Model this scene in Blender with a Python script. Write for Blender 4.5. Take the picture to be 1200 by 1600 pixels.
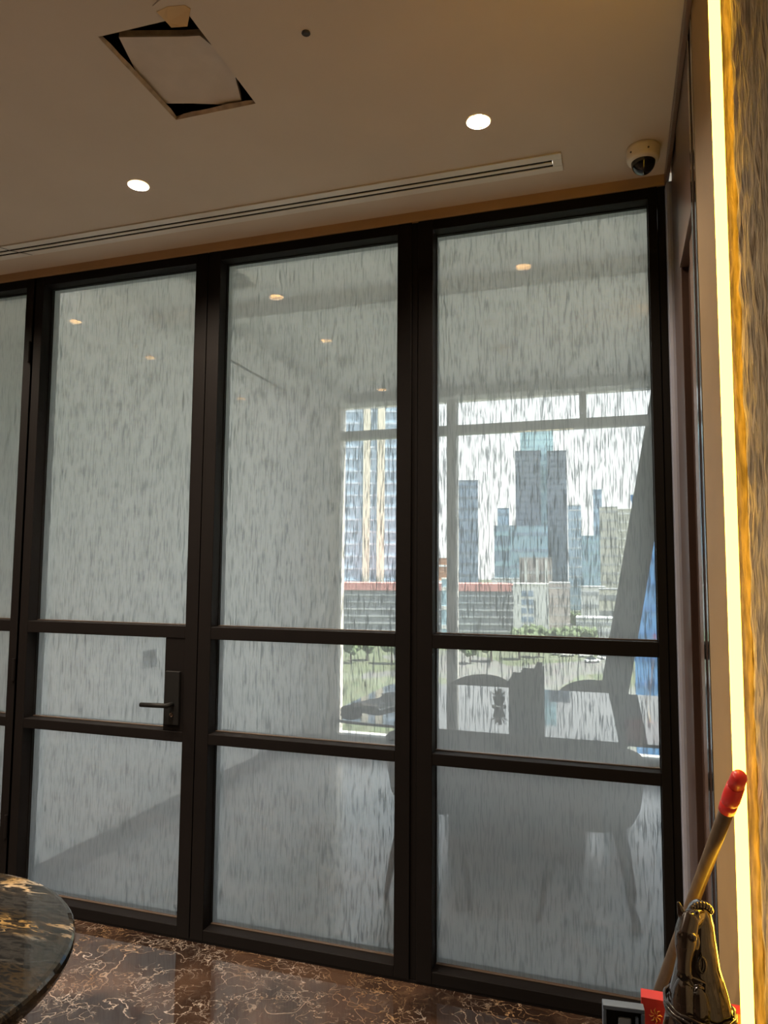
import bpy, bmesh, math, random
from mathutils import Vector, Matrix, noise

random.seed(7)
S = bpy.context.scene
for o in list(bpy.data.objects):
    bpy.data.objects.remove(o)
COL = S.collection
PI = math.pi

# ------------------------------------------------------------------ camera
F_PX = 1125.8
YAW, PITCH, ROLL = 0.3138449, 0.0836262, 0.0073162
CAM = Vector((0.0, -2.69, 1.51))
fw = Vector((-math.sin(YAW) * math.cos(PITCH), math.cos(YAW) * math.cos(PITCH), math.sin(PITCH)))
rt = Vector((math.cos(YAW), math.sin(YAW), 0.0))
up = rt.cross(fw)
cr, sr = math.cos(ROLL), math.sin(ROLL)
rt2 = rt * cr + up * sr
up2 = up * cr - rt * sr
cd = bpy.data.cameras.new('camera')
cam = bpy.data.objects.new('camera', cd)
COL.objects.link(cam)
cam.matrix_world = Matrix(((rt2.x, up2.x, -fw.x, CAM.x), (rt2.y, up2.y, -fw.y, CAM.y),
                           (rt2.z, up2.z, -fw.z, CAM.z), (0, 0, 0, 1)))
cd.sensor_fit = 'VERTICAL'
cd.sensor_height = 32.0
cd.lens = F_PX / 1600.0 * 32.0
cd.clip_start = 0.05
cd.clip_end = 4000
S.camera = cam

# ------------------------------------------------------------------ sky, sun, exposure
W = bpy.data.worlds.new('sky')
S.world = W
W.use_nodes = True
wn = W.node_tree.nodes
wl = W.node_tree.links
wn.clear()
wo = wn.new('ShaderNodeOutputWorld')
wb = wn.new('ShaderNodeBackground')
wt = wn.new('ShaderNodeTexCoord')
ws = wn.new('ShaderNodeSeparateXYZ')
wr = wn.new('ShaderNodeValToRGB')
wr.color_ramp.elements[0].position = 0.0
wr.color_ramp.elements[0].color = (0.96, 0.98, 1.0, 1)
wr.color_ramp.elements[1].position = 0.55
wr.color_ramp.elements[1].color = (0.78, 0.88, 1.0, 1)
e = wr.color_ramp.elements.new(0.2)
e.color = (0.91, 0.96, 1.0, 1)
wl.new(wt.outputs['Generated'], ws.inputs[0])
wl.new(ws.outputs['Z'], wr.inputs[0])
wl.new(wr.outputs[0], wb.inputs['Color'])
wb.inputs['Strength'].default_value = 1.6
wl.new(wb.outputs[0], wo.inputs[0])

sd = bpy.data.lights.new('sun', 'SUN')
sun = bpy.data.objects.new('sun', sd)
COL.objects.link(sun)
sd.energy = 17.0
sd.angle = 0.01
sd.color = (1.0, 0.95, 0.86)
sun.rotation_euler = Vector((-0.42, -0.04, -0.90)).to_track_quat('-Z', 'Y').to_euler()

SPOT_W = 70.0          # each lit ceiling downlight
LED_STRENGTH = 9.5
S.view_settings.view_transform = 'Standard'
S.view_settings.look = 'None'
S.view_settings.exposure = 0.55
S.view_settings.gamma = 1.0
S.view_settings.use_curve_mapping = False

# ------------------------------------------------------------------ helpers
def px_point(x, y, d):
    """a point d metres ahead (measured along the level view direction) seen at photo pixel x, y"""
    r = fw + rt2 * ((x - 600) / F_PX) + up2 * ((800 - y) / F_PX)
    h = Vector((-math.sin(YAW), math.cos(YAW), 0))
    return CAM + r * (d / r.dot(h))

def tag(o, label=None, cat=None, group=None, kind=None):
    if label: o['label'] = label
    if cat: o['category'] = cat
    if group: o['group'] = group
    if kind: o['kind'] = kind
    return o

def empty(name, loc=(0, 0, 0), rz=0.0, label=None, cat=None, group=None, kind=None):
    o = bpy.data.objects.new(name, None)
    o.empty_display_size = 0.05
    o.location = loc
    o.rotation_euler = (0, 0, rz)
    COL.objects.link(o)
    return tag(o, label, cat, group, kind)

def build(name, bm, mat, parent=None, smooth=False, label=None, cat=None, group=None, kind=None, bevel=0.0, loc=None, rz=None):
    bmesh.ops.recalc_face_normals(bm, faces=bm.faces)
    me = bpy.data.meshes.new(name)
    bm.to_mesh(me)
    bm.free()
    for m in (mat if isinstance(mat, (list, tuple)) else [mat]):
        me.materials.append(m)
    if smooth:
        me.polygons.foreach_set('use_smooth', [True] * len(me.polygons))
    o = bpy.data.objects.new(name, me)
    COL.objects.link(o)
    if parent: o.parent = parent
    if loc is not None: o.location = loc
    if rz is not None: o.rotation_euler = (0, 0, rz)
    if bevel:
        b = o.modifiers.new('bevel', 'BEVEL')
        b.width = bevel
        b.segments = 2
        b.limit_method = 'ANGLE'
    return tag(o, label, cat, group, kind)

def BM():
    return bmesh.new()

def box(bm, x0, x1, y0, y1, z0, z1, mi=0, M=None):
    vs = [bm.verts.new((x, y, z)) for z in (z0, z1) for y in (y0, y1) for x in (x0, x1)]
    if M is not None:
        for v in vs: v.co = M @ v.co
    out = []
    for f in ((0, 1, 3, 2), (4, 6, 7, 5), (0, 4, 5, 1), (2, 3, 7, 6), (0, 2, 6, 4), (1, 5, 7, 3)):
        fc = bm.faces.new([vs[i] for i in f])
        fc.material_index = mi
        out.append(fc)
    return out

def bx(x0, x1, y0, y1, z0, z1):
    b = BM()
    box(b, x0, x1, y0, y1, z0, z1)
    return b

def lathe(bm, prof, n=24, c=(0, 0, 0), caps=True, M=None):
    rings = []
    for r, z in prof:
        rings.append([bm.verts.new((c[0] + r * math.cos(2 * PI * i / n), c[1] + r * math.sin(2 * PI * i / n), c[2] + z)) for i in range(n)])
    for a, b in zip(rings, rings[1:]):
        for i in range(n):
            bm.faces.new((a[i], a[(i + 1) % n], b[(i + 1) % n], b[i]))
    if caps:
        bm.faces.new(rings[0][::-1])
        bm.faces.new(rings[-1])
    if M is not None:
        for r in rings:
            for v in r: v.co = M @ v.co
    return rings

def tube(bm, pts, rad, n=8, closed=False):
    pts = [Vector(p) for p in pts]
    rads = rad if isinstance(rad, (list, tuple)) else [rad] * len(pts)
    rings = []
    ref = Vector((0.13, 0.27, 0.95)).normalized()
    k = len(pts)
    for i, p in enumerate(pts):
        if closed:
            t = pts[(i + 1) % k] - pts[i - 1]
        else:
            t = pts[min(i + 1, k - 1)] - pts[max(i - 1, 0)]
        t.normalize()
        a = t.cross(ref)
        if a.length < 1e-3: a = t.cross(Vector((1, 0, 0)))
        a.normalize()
        b = t.cross(a)
        rings.append([bm.verts.new(p + (a * math.cos(2 * PI * j / n) + b * math.sin(2 * PI * j / n)) * rads[i]) for j in range(n)])
    pairs = list(zip(rings, rings[1:]))
    if closed: pairs.append((rings[-1], rings[0]))
    for A, B in pairs:
        for j in range(n):
            bm.faces.new((A[j], A[(j + 1) % n], B[(j + 1) % n], B[j]))
    if not closed:
        bm.faces.new(rings[0][::-1])
        bm.faces.new(rings[-1])

def ball(bm, c, r, seg=12, sc=(1, 1, 1)):
    M = Matrix.Translation(c) @ Matrix.Diagonal((sc[0], sc[1], sc[2], 1))
    bmesh.ops.create_uvsphere(bm, u_segments=seg, v_segments=max(6, seg // 2 + 2), radius=r, matrix=M)

def sheet(outer, holes, z, thick):
    """horizontal slab whose underside is at z, with holes cut right through it"""
    bm = BM()
    edges = []
    loops = []
    for lp in [outer] + holes:
        vs = [bm.verts.new((p[0], p[1], z)) for p in lp]
        loops.append(vs)
        for i in range(len(vs)):
            edges.append(bm.edges.new((vs[i], vs[(i + 1) % len(vs)])))
    bmesh.ops.triangle_fill(bm, use_beauty=True, use_dissolve=False, edges=edges)
    r = bmesh.ops.extrude_face_region(bm, geom=bm.faces[:])
    for g in r['geom']:
        if isinstance(g, bmesh.types.BMVert): g.co.z += thick
    return bm

def circle(x, y, r, n=24):
    return [(x + r * math.cos(2 * PI * i / n), y + r * math.sin(2 * PI * i / n)) for i in range(n)]

def copy_tree(o, parent=None):
    c = o.copy()
    COL.objects.link(c)
    if parent: c.parent = parent
    for ch in list(o.children): copy_tree(ch, c)
    return c

# ------------------------------------------------------------------ materials
def new_mat(name):
    m = bpy.data.materials.new(name)
    m.use_nodes = True
    n = m.node_tree.nodes
    return m, n, m.node_tree.links, n['Principled BSDF']

def mat(name, col, rough=0.5, metal=0.0, spec=0.5, var=0.06, scale=8.0, bump=0.0, stretch=(1, 1, 1), coat=0.0, ior=None):
    m, n, l, p = new_mat(name)
    tc = n.new('ShaderNodeTexCoord')
    mp = n.new('ShaderNodeMapping')
    mp.inputs['Scale'].default_value = stretch
    nz = n.new('ShaderNodeTexNoise')
    nz.inputs['Scale'].default_value = scale
    nz.inputs['Detail'].default_value = 5
    rp = n.new('ShaderNodeValToRGB')
    rp.color_ramp.elements[0].position = 0.3
    rp.color_ramp.elements[1].position = 0.7
    rp.color_ramp.elements[0].color = tuple(c * (1 - var) for c in col) + (1,)
    rp.color_ramp.elements[1].color = tuple(min(1, c * (1 + var)) for c in col) + (1,)
    l.new(tc.outputs['Object'], mp.inputs[0])
    l.new(mp.outputs[0], nz.inputs['Vector'])
    l.new(nz.outputs['Fac'], rp.inputs[0])
    l.new(rp.outputs[0], p.inputs['Base Color'])
    p.inputs['Roughness'].default_value = rough
    p.inputs['Metallic'].default_value = metal
    p.inputs['Specular IOR Level'].default_value = spec
    p.inputs['Coat Weight'].default_value = coat
    if ior: p.inputs['IOR'].default_value = ior
    if bump:
        b = n.new('ShaderNodeBump')
        b.inputs['Strength'].default_value = bump
        b.inputs['Distance'].default_value = 0.01
        l.new(nz.outputs['Fac'], b.inputs['Height'])
        l.new(b.outputs[0], p.inputs['Normal'])
    return m

def emit(name, col, strength):
    m, n, l, p = new_mat(name)
    p.inputs['Base Color'].default_value = col + (1,)
    p.inputs['Emission Color'].default_value = col + (1,)
    p.inputs['Emission Strength'].default_value = strength
    return m

def marble(name, dark, base, vein, gold, layers, rough=0.04, ior=2.2, stretch=(1, 1, 1), mask_scale=2.5, mask=(0.45, 0.62)):
    """polished stone: each layer is (scale, line width, strength) of thin wandering veins"""
    m, n, l, p = new_mat(name)
    tc = n.new('ShaderNodeTexCoord')
    mp = n.new('ShaderNodeMapping')
    mp.inputs['Scale'].default_value = stretch
    l.new(tc.outputs['Object'], mp.inputs[0])
    def noise_(sc, det, dist=0.0, off=0.0):
        mo = n.new('ShaderNodeMapping')
        mo.inputs['Location'].default_value = (off, off * 1.3, off * 0.7)
        l.new(mp.outputs[0], mo.inputs[0])
        q = n.new('ShaderNodeTexNoise')
        q.inputs['Scale'].default_value = sc
        q.inputs['Detail'].default_value = det
        q.inputs['Distortion'].default_value = dist
        l.new(mo.outputs[0], q.inputs['Vector'])
        return q.outputs['Fac']
    def math_(op, a, b_):
        q = n.new('ShaderNodeMath'); q.operation = op
        for i, v_ in enumerate((a, b_)):
            if isinstance(v_, (int, float)): q.inputs[i].default_value = v_
            elif v_ is not None: l.new(v_, q.inputs[i])
        return q.outputs[0]
    def range_(v_, f0, f1, t0=0.0, t1=1.0):
        q = n.new('ShaderNodeMapRange')
        for nm, val in (('From Min', f0), ('From Max', f1), ('To Min', t0), ('To Max', t1)): q.inputs[nm].default_value = val
        l.new(v_, q.inputs['Value'])
        return q.outputs['Result']
    tot = None
    for i, (sc, w, st_) in enumerate(layers):
        d_ = math_('ABSOLUTE', math_('SUBTRACT', noise_(sc, 4.0, 0.35, 3.1 * i), 0.5), None)
        v_ = range_(d_, 0.0, w, 1.0, 0.0)
        mk = range_(noise_(mask_scale * (1 + 0.6 * i), 3.0, 0.0, 11.0 + 5 * i), mask[0], mask[1], 0.03, st_)
        v_ = math_('MULTIPLY', v_, mk)
        tot = v_ if tot is None else math_('MAXIMUM', tot, v_)
    patch = noise_(mask_scale * 1.4, 6.0, 0.3, 21.0)
    bc = n.new('ShaderNodeMix'); bc.data_type = 'RGBA'
    l.new(range_(patch, 0.38, 0.66), bc.inputs['Factor'])
    bc.inputs[6].default_value = dark + (1,); bc.inputs[7].default_value = base + (1,)
    vc = n.new('ShaderNodeMix'); vc.data_type = 'RGBA'
    l.new(range_(noise_(mask_scale * 2, 2.0, 0.0, 31.0), 0.4, 0.6), vc.inputs['Factor'])
    vc.inputs[6].default_value = vein + (1,); vc.inputs[7].default_value = gold + (1,)
    mc = n.new('ShaderNodeMix'); mc.data_type = 'RGBA'
    l.new(tot, mc.inputs['Factor'])
    l.new(bc.outputs[2], mc.inputs[6]); l.new(vc.outputs[2], mc.inputs[7])
    l.new(mc.outputs[2], p.inputs['Base Color'])
    p.inputs['Roughness'].default_value = rough
    p.inputs['IOR'].default_value = ior
    return m

def rain_glass(name):
    """clear pane with a printed film of short upright dashes and a thin milky veil"""
    m = bpy.data.materials.new(name)
    m.use_nodes = True
    n = m.node_tree.nodes
    l = m.node_tree.links
    n.clear()
    out = n.new('ShaderNodeOutputMaterial')
    tc = n.new('ShaderNodeTexCoord')
    def dashes(sx, sz, lo, hi, slant, seed):
        mp = n.new('ShaderNodeMapping')
        mp.inputs['Rotation'].default_value = (0, slant, 0)
        mp.inputs['Location'].default_value = (seed, 0, seed * 1.7)
        l.new(tc.outputs['Object'], mp.inputs[0])
        m2 = n.new('ShaderNodeMapping')
        m2.inputs['Scale'].default_value = (sx, 0.0, sz)
        l.new(mp.outputs[0], m2.inputs[0])
        nz = n.new('ShaderNodeTexNoise')
        nz.inputs['Scale'].default_value = 1.0
        nz.inputs['Detail'].default_value = 1.5
        nz.inputs['Roughness'].default_value = 0.5
        l.new(m2.outputs[0], nz.inputs['Vector'])
        r = n.new('ShaderNodeMapRange')
        r.inputs['From Min'].default_value = lo
        r.inputs['From Max'].default_value = hi
        l.new(nz.outputs['Fac'], r.inputs['Value'])
        return r.outputs['Result']
    a = dashes(150, 10, 0.56, 0.64, 0.03, 3.1)
    b = dashes(120, 8, 0.58, 0.66, -0.05, 8.7)
    c = dashes(210, 14, 0.57, 0.66, 0.01, 15.2)
    mx = n.new('ShaderNodeMath'); mx.operation = 'MAXIMUM'
    l.new(a, mx.inputs[0]); l.new(b, mx.inputs[1])
    mx2 = n.new('ShaderNodeMath'); mx2.operation = 'MAXIMUM'
    l.new(mx.outputs[0], mx2.inputs[0]); l.new(c, mx2.inputs[1])
    tr = n.new('ShaderNodeBsdfTransparent')
    tr.inputs['Color'].default_value = (0.965, 0.94, 0.92, 1)
    tl = n.new('ShaderNodeBsdfTranslucent')
    tl.inputs['Color'].default_value = (0.95, 0.92, 0.895, 1)
    df = n.new('ShaderNodeBsdfDiffuse')
    df.inputs['Color'].default_value = (0.45, 0.46, 0.46, 1)
    veil = n.new('ShaderNodeMixShader')
    veil.inputs[0].default_value = VEIL
    l.new(tr.outputs[0], veil.inputs[1]); l.new(tl.outputs[0], veil.inputs[2])
    dk = n.new('ShaderNodeBsdfTransparent')
    dk.inputs['Color'].default_value = (0.22, 0.23, 0.24, 1)
    t2 = n.new('ShaderNodeBsdfTranslucent')
    t2.inputs['Color'].default_value = (0.66, 0.65, 0.64, 1)
    dm = n.new('ShaderNodeMixShader')
    dm.inputs[0].default_value = 0.5
    l.new(dk.outputs[0], dm.inputs[1]); l.new(t2.outputs[0], dm.inputs[2])
    sf = n.new('ShaderNodeMath'); sf.operation = 'MULTIPLY'
    sf.inputs[1].default_value = STREAK
    l.new(mx2.outputs[0], sf.inputs[0])
    st = n.new('ShaderNodeMixShader')
    l.new(sf.outputs[0], st.inputs[0])
    l.new(veil.outputs[0], st.inputs[1]); l.new(dm.outputs[0], st.inputs[2])
    gl = n.new('ShaderNodeBsdfGlossy')
    gl.inputs['Roughness'].default_value = 0.0
    fr = n.new('ShaderNodeFresnel')
    fr.inputs['IOR'].default_value = 2.2
    fin = n.new('ShaderNodeMixShader')
    l.new(fr.outputs[0], fin.inputs[0])
    l.new(st.outputs[0], fin.inputs[1]); l.new(gl.outputs[0], fin.inputs[2])
    l.new(fin.outputs[0], out.inputs[0])
    return m

def thin_glass(name, tint, refl_ior=1.45):
    m = bpy.data.materials.new(name)
    m.use_nodes = True
    n = m.node_tree.nodes
    l = m.node_tree.links
    n.clear()
    out = n.new('ShaderNodeOutputMaterial')
    tr = n.new('ShaderNodeBsdfTransparent')
    tr.inputs['Color'].default_value = tint + (1,)
    gl = n.new('ShaderNodeBsdfGlossy')
    gl.inputs['Roughness'].default_value = 0.0
    fr = n.new('ShaderNodeFresnel')
    fr.inputs['IOR'].default_value = refl_ior
    fin = n.new('ShaderNodeMixShader')
    l.new(fr.outputs[0], fin.inputs[0])
    l.new(tr.outputs[0], fin.inputs[1]); l.new(gl.outputs[0], fin.inputs[2])
    l.new(fin.outputs[0], out.inputs[0])
    return m

VEIL, STREAK = 0.42, 0.9
M = {}
M['frame'] = mat('dark_bronze_frame', (0.0055, 0.0042, 0.004), 0.6, spec=0.12, var=0.1)
M['bead'] = mat('lit_bronze_bead', (0.055, 0.036, 0.024), 0.35, spec=0.5)  # paler than the frame to paint the lit tops of the sill beads
M['film'] = rain_glass('rain_pattern_glass')
M['clear'] = thin_glass('clear_edge_glass', (0.96, 0.98, 0.97), 1.02)
M['winglass'] = thin_glass('window_glass', (0.96, 0.97, 0.96), 1.3)
M['ceil'] = mat('lobby_ceiling_paint', (0.62, 0.53, 0.44), 0.85, var=0.03, scale=3)
M['cornice'] = mat('cornice_tan', (0.42, 0.27, 0.15), 0.7)
M['floor'] = marble('brown_marble', (0.018, 0.010, 0.007), (0.075, 0.042, 0.027), (0.50, 0.42, 0.36), (0.34, 0.21, 0.11), [(3.6, 0.005, 0.8), (7.0, 0.008, 0.8), (14.0, 0.013, 0.65), (27.0, 0.022, 0.5)])
M['tabletop'] = marble('black_marble', (0.006, 0.006, 0.006), (0.013, 0.013, 0.013), (0.42, 0.40, 0.36), (0.65, 0.40, 0.14), [(5.0, 0.02, 1.0), (13.0, 0.05, 0.9), (26.0, 0.06, 0.8)], ior=1.42, stretch=(0.7, 2.2, 1), mask_scale=2.6, mask=(0.60, 0.74))
M['lobbywall'] = mat('lobby_wall_brown', (0.22, 0.16, 0.11), 0.6)
M['trim_grey'] = mat('satin_grey_trim', (0.31, 0.32, 0.40), 0.3)
M['panel'] = mat('brown_wall_panel', (0.15, 0.085, 0.055), 0.32, stretch=(1, 1, 0.1), var=0.15)
M['panel2'] = mat('dark_brown_panel', (0.075, 0.042, 0.03), 0.3, stretch=(1, 1, 0.1), var=0.15)
M['silver'] = mat('brushed_steel', (0.45, 0.44, 0.45), 0.09, metal=1.0)
M['niche'] = mat('led_glow_tan', (0.36, 0.23, 0.10), 0.6)  # tan leans golden to carry the LED glow on the panel
M['led'] = emit('led_diffuser', (1.0, 0.56, 0.044), LED_STRENGTH)
M['bulb'] = emit('lamp_bulb', (1.0, 0.82, 0.52), 130.0)
M['cone'] = mat('lamp_reflector', (0.85, 0.62, 0.34), 0.3)
M['white_metal'] = mat('white_metal', (0.72, 0.68, 0.62), 0.45)
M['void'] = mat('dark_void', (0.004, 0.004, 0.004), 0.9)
M['board'] = mat('plasterboard_face', (0.60, 0.52, 0.45), 0.9, var=0.05, scale=14)
M['board_edge'] = mat('plasterboard_core', (0.42, 0.34, 0.27), 0.95, var=0.2, scale=40)
M['paper'] = mat('torn_paper', (0.66, 0.47, 0.26), 0.9)
M['cctv'] = mat('camera_housing', (0.74, 0.66, 0.56), 0.4)
M['dome'] = mat('smoked_dome', (0.01, 0.01, 0.012), 0.04, spec=0.8)
M['wall'] = mat('meeting_wall_white', (0.88, 0.87, 0.85), 0.8, var=0.015)
M['mceil'] = mat('meeting_ceiling_white', (0.86, 0.85, 0.82), 0.85, var=0.015)
M['mbase'] = mat('meeting_skirting_grey', (0.24, 0.24, 0.245), 0.5)
M['mfloor'] = mat('meeting_floor_grey', (0.56, 0.56, 0.57), 0.22, var=0.08, scale=3)
M['alu'] = mat('window_aluminium', (0.42, 0.42, 0.41), 0.5)
M['brace'] = mat('brace_grey', (0.075, 0.078, 0.085), 0.7)
M['mtable'] = mat('conference_top', (0.05, 0.05, 0.055), 0.03, ior=2.1, var=0.03)
M['mtleg'] = mat('conference_base', (0.055, 0.045, 0.042), 0.5)
M['fabric'] = mat('grey_upholstery', (0.10, 0.10, 0.10), 0.9, scale=60, bump=0.2)
M['chairleg'] = mat('chair_leg_dark', (0.04, 0.035, 0.033), 0.5)
M['black'] = mat('black_plastic', (0.007, 0.007, 0.007), 0.55, spec=0.2)
M['darkgrey'] = mat('dark_grey_cover', (0.05, 0.05, 0.055), 0.6)
M['page'] = mat('white_paper', (0.75, 0.75, 0.74), 0.8)
M['leaf'] = mat('dark_leaf', (0.03, 0.07, 0.02), 0.5, var=0.3)
M['pole'] = mat('pole_brown', (0.105, 0.075, 0.05), 0.3, stretch=(6, 6, 0.5), var=0.2)
M['red'] = mat('red_plastic', (0.70, 0.035, 0.03), 0.35)
M['redbox'] = mat('red_card', (0.42, 0.03, 0.03), 0.5)
M['gold'] = mat('gold_print', (0.65, 0.38, 0.10), 0.4, metal=0.6)
M['bristle'] = mat('broom_bristle', (0.10, 0.07, 0.05), 0.9, scale=80, var=0.3)
M['bronze'] = mat('dark_bronze_glaze', (0.016, 0.010, 0.007), 0.08, spec=0.9, coat=1.0)
M['bluegrey'] = mat('blue_grey_frame', (0.10, 0.13, 0.18), 0.35)
M['grey'] = mat('mid_grey', (0.22, 0.24, 0.27), 0.5)

# ------------------------------------------------------------------ key sizes
ZC = 2.956            # lobby ceiling
XW = 0.20             # lobby right wall face
PX0 = [(-4.5298, -3.6474), (-3.565, -2.7036), (-2.6001, -1.7599), (-1.6359, -0.8238), (-0.6771, 0.1281)]
ZS = [(0.0528, 0.7910), (0.8337, 1.2236), (1.2756, 2.8741)]
ZTOP = 2.915
FD = 0.11             # frame depth
XL = -4.60            # lobby left wall

# ------------------------------------------------------------------ lobby shell
LIT = [(-0.400, -0.505), (-1.690, -0.505), (-1.715, -1.253), (-1.76, -2.50), (-2.99, -0.506), (-3.005, -1.244), (-2.99, -2.46)]
HOLE = [(-1.319, -1.178), (-1.039, -1.170), (-1.042, -0.798), (-1.327, -0.801)]
ceil = sheet([(XL, -5.6), (2.0, -5.6), (2.0, -0.003), (XL, -0.003)], [HOLE] + [circle(x, y, 0.0395) for x, y in LIT] +
             [[(-3.30, -0.236), (-0.182, -0.236), (-0.182, -0.163), (-3.30, -0.163)]], ZC, 0.013)
build('ceiling', ceil, M['ceil'], kind='structure', label='beige painted lobby ceiling with a square hole and downlights')
build('trim_1', bx(XL, XW, -0.003, 0.09, ZTOP + 0.001, ZC + 0.013), M['cornice'], kind='structure', label='tan strip between the glazed partition and the ceiling')
build('floor', bx(XL, 2.0, -5.6, 0.05, -0.06, 0.0), M['floor'], kind='structure', label='glossy dark brown marble lobby floor with pale veins')
build('wall_left', bx(XL - 0.1, XL, -5.6, 0.11, 0, 3.0), M['lobbywall'], kind='structure', label='brown left wall of the lobby')
build('wall_back', bx(XL, 2.0, -5.7, -5.6, 0, 3.0), M['lobbywall'], kind='structure', label='brown rear wall of the lobby')
# dark void above the broken ceiling
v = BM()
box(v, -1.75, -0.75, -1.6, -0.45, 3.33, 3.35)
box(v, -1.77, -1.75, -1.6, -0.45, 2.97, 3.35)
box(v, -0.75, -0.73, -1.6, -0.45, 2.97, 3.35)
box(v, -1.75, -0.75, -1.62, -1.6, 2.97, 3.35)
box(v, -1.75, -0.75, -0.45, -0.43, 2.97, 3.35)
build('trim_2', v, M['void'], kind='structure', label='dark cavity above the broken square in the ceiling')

# broken ceiling square: loose board lying over the hole
def poly_slab(pts, z, t):
    b = BM()
    lo = [b.verts.new((p[0], p[1], z + (p[2] if len(p) > 2 else 0))) for p in pts]
    hi = [b.verts.new((q.co.x, q.co.y, q.co.z + t)) for q in lo]
    b.faces.new(lo); b.faces.new(hi[::-1])
    for i in range(len(lo)):
        j = (i + 1) % len(lo)
        b.faces.new((lo[i], lo[j], hi[j], hi[i]))
    return b
bo = empty('ceiling_board', (-1.2, -0.97, ZC + 0.02), 0, 'loose square of plasterboard lying askew over the hole in the ceiling', 'plasterboard')
pts = [(-1.283, -1.138), (-1.106, -1.085), (-1.066, -1.076), (-1.030, -0.95), (-1.060, -0.89), (-1.101, -0.776), (-1.247, -0.832), (-1.355, -0.865), (-1.338, -0.965)]
build('board_face', poly_slab([(x + 1.2, y + 0.97) for x, y in pts], 0.0, 0.004), M['board'], bo)
build('board_core', poly_slab([(x + 1.2, y + 0.97) for x, y in pts], 0.004, 0.016), M['board_edge'], bo)
# paper-torn rim of the cut
b = BM()
for (p, q, w) in ((HOLE[0], HOLE[3], 0.007), (HOLE[3], HOLE[2], 0.009), (HOLE[2], HOLE[1], 0.003), (HOLE[1], HOLE[0], 0.003)):
    p, q = Vector(p), Vector(q)
    d = (q - p)
    nrm = Vector((-d.y, d.x)).normalized()
    cxy = Vector((-1.18, -0.985))
    if (cxy - (p + q) / 2).dot(nrm) < 0: nrm = -nrm
    k = 9
    prev = None
    for i in range(k + 1):
        t = i / k
        a = p + d * t
        wv = w * (0.7 + 0.6 * random.random()) if 0 < i < k else 0.001
        cur = (b.verts.new((a.x, a.y, ZC + 0.001)), b.verts.new((a.x + nrm.x * wv, a.y + nrm.y * wv, ZC + 0.011)))
        if prev: b.faces.new((prev[0], cur[0], cur[1], prev[1]))
        prev = cur
rim = build('hole_rim', b, M['board_edge'], bpy.data.objects['ceiling'])
sol = rim.modifiers.new('solid', 'SOLIDIFY'); sol.thickness = 0.002
# torn paper flap
b = BM()
fl = [(-1.112, -1.206, -0.001), (-1.075, -1.212, -0.001), (-1.03, -1.203, -0.001), (-1.022, -1.188, -0.002), (-1.036, -1.172, -0.006), (-1.056, -1.150, -0.012), (-1.080, -1.156, -0.013), (-1.100, -1.158, -0.011), (-1.104, -1.172, -0.007), (-1.109, -1.186, -0.003)]
lo = [b.verts.new((x, y, ZC + z)) for x, y, z in fl]
b.faces.new(lo)
o = build('torn_paper_flap', b, M['paper'], label='yellowed flap of torn board paper hanging at the edge of the ceiling hole', cat='paper')
sol = o.modifiers.new('solid', 'SOLIDIFY'); sol.thickness = 0.0015
b = BM()
tube(b, [(-1.11, -1.225, ZC - 0.0005), (-1.075, -1.24, ZC - 0.0015), (-1.03, -1.262, ZC - 0.001)], [0.0008, 0.0022, 0.001], 6)
build('ceiling_tear', b, M['board_edge'], bpy.data.objects['ceiling'])
# small drilled hole with a dark plug
b = BM()
lathe(b, [(0.0115, 0.0), (0.012, -0.003), (0.008, -0.006), (0.004, -0.004)], 14, (-0.772, -1.022, ZC))
build('ceiling_plug', b, M['darkgrey'], label='tiny dark stub fixed to the ceiling right of the broken square', cat='fixing')

# ------------------------------------------------------------------ downlights
def downlight():
    r = empty('downlight', (0, 0, ZC))
    b = BM()
    prof = [(0.0385, 0.0), (0.036, 0.010), (0.031, 0.026), (0.0265, 0.036)]
    lathe(b, prof, 28, caps=False)
    o = build('reflector', b, M['cone'], r, smooth=True)
    s = o.modifiers.new('solid', 'SOLIDIFY'); s.thickness = 0.0008; s.offset = 1
    b = BM()
    lathe(b, [(0.026, 0.034), (0.0275, 0.040), (0.0275, 0.075), (0.01, 0.078)], 24)
    b2 = build('lamp_housing', b, M['darkgrey'], r, smooth=False)
    b = BM()
    lathe(b, [(0.020, 0.0335), (0.018, 0.031), (0.008, 0.029)], 24)
    build('bulb', b, M['bulb'], r, smooth=True)
    b = BM()
    lathe(b, [(0.0400, -0.0005), (0.0400, -0.0022), (0.0388, -0.0028), (0.0378, -0.0022), (0.0378, -0.0005)], 32, caps=False)
    build('trim_ring', b, M['white_metal'], r, smooth=True)
    return r
dl = None
LBL = ['lit recessed downlight in the lobby ceiling above the right-hand glazed panel',
       'lit recessed downlight in the lobby ceiling above the door, left of the broken square',
       'lit recessed downlight at the left edge of the photo beside the broken ceiling square',
       'lit recessed downlight behind the camera, third of the row over the door side',
       'lit recessed downlight nearest the glass in the far left row of the lobby',
       'lit recessed downlight second from the glass in the far left row of the lobby',
       'lit recessed downlight third from the glass in the far left row of the lobby']
for i, (x, y) in enumerate(LIT):
    o = downlight() if dl is None else copy_tree(dl)
    dl = dl or o
    o.location = (x, y, ZC)
    tag(o, LBL[i], 'ceiling light', 'recessed downlights in the lobby ceiling')
    ld = bpy.data.lights.new('downlight_beam', 'SPOT')
    ld.energy = SPOT_W
    ld.color = (1.0, 0.83, 0.64)
    ld.spot_size = 2.3
    ld.spot_blend = 0.9
    ld.shadow_soft_size = 0.018
    lo = bpy.data.objects.new('downlight_beam', ld)
    lo.location = (0, 0, 0.026)
    lo.parent = o
    COL.objects.link(lo)

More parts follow.
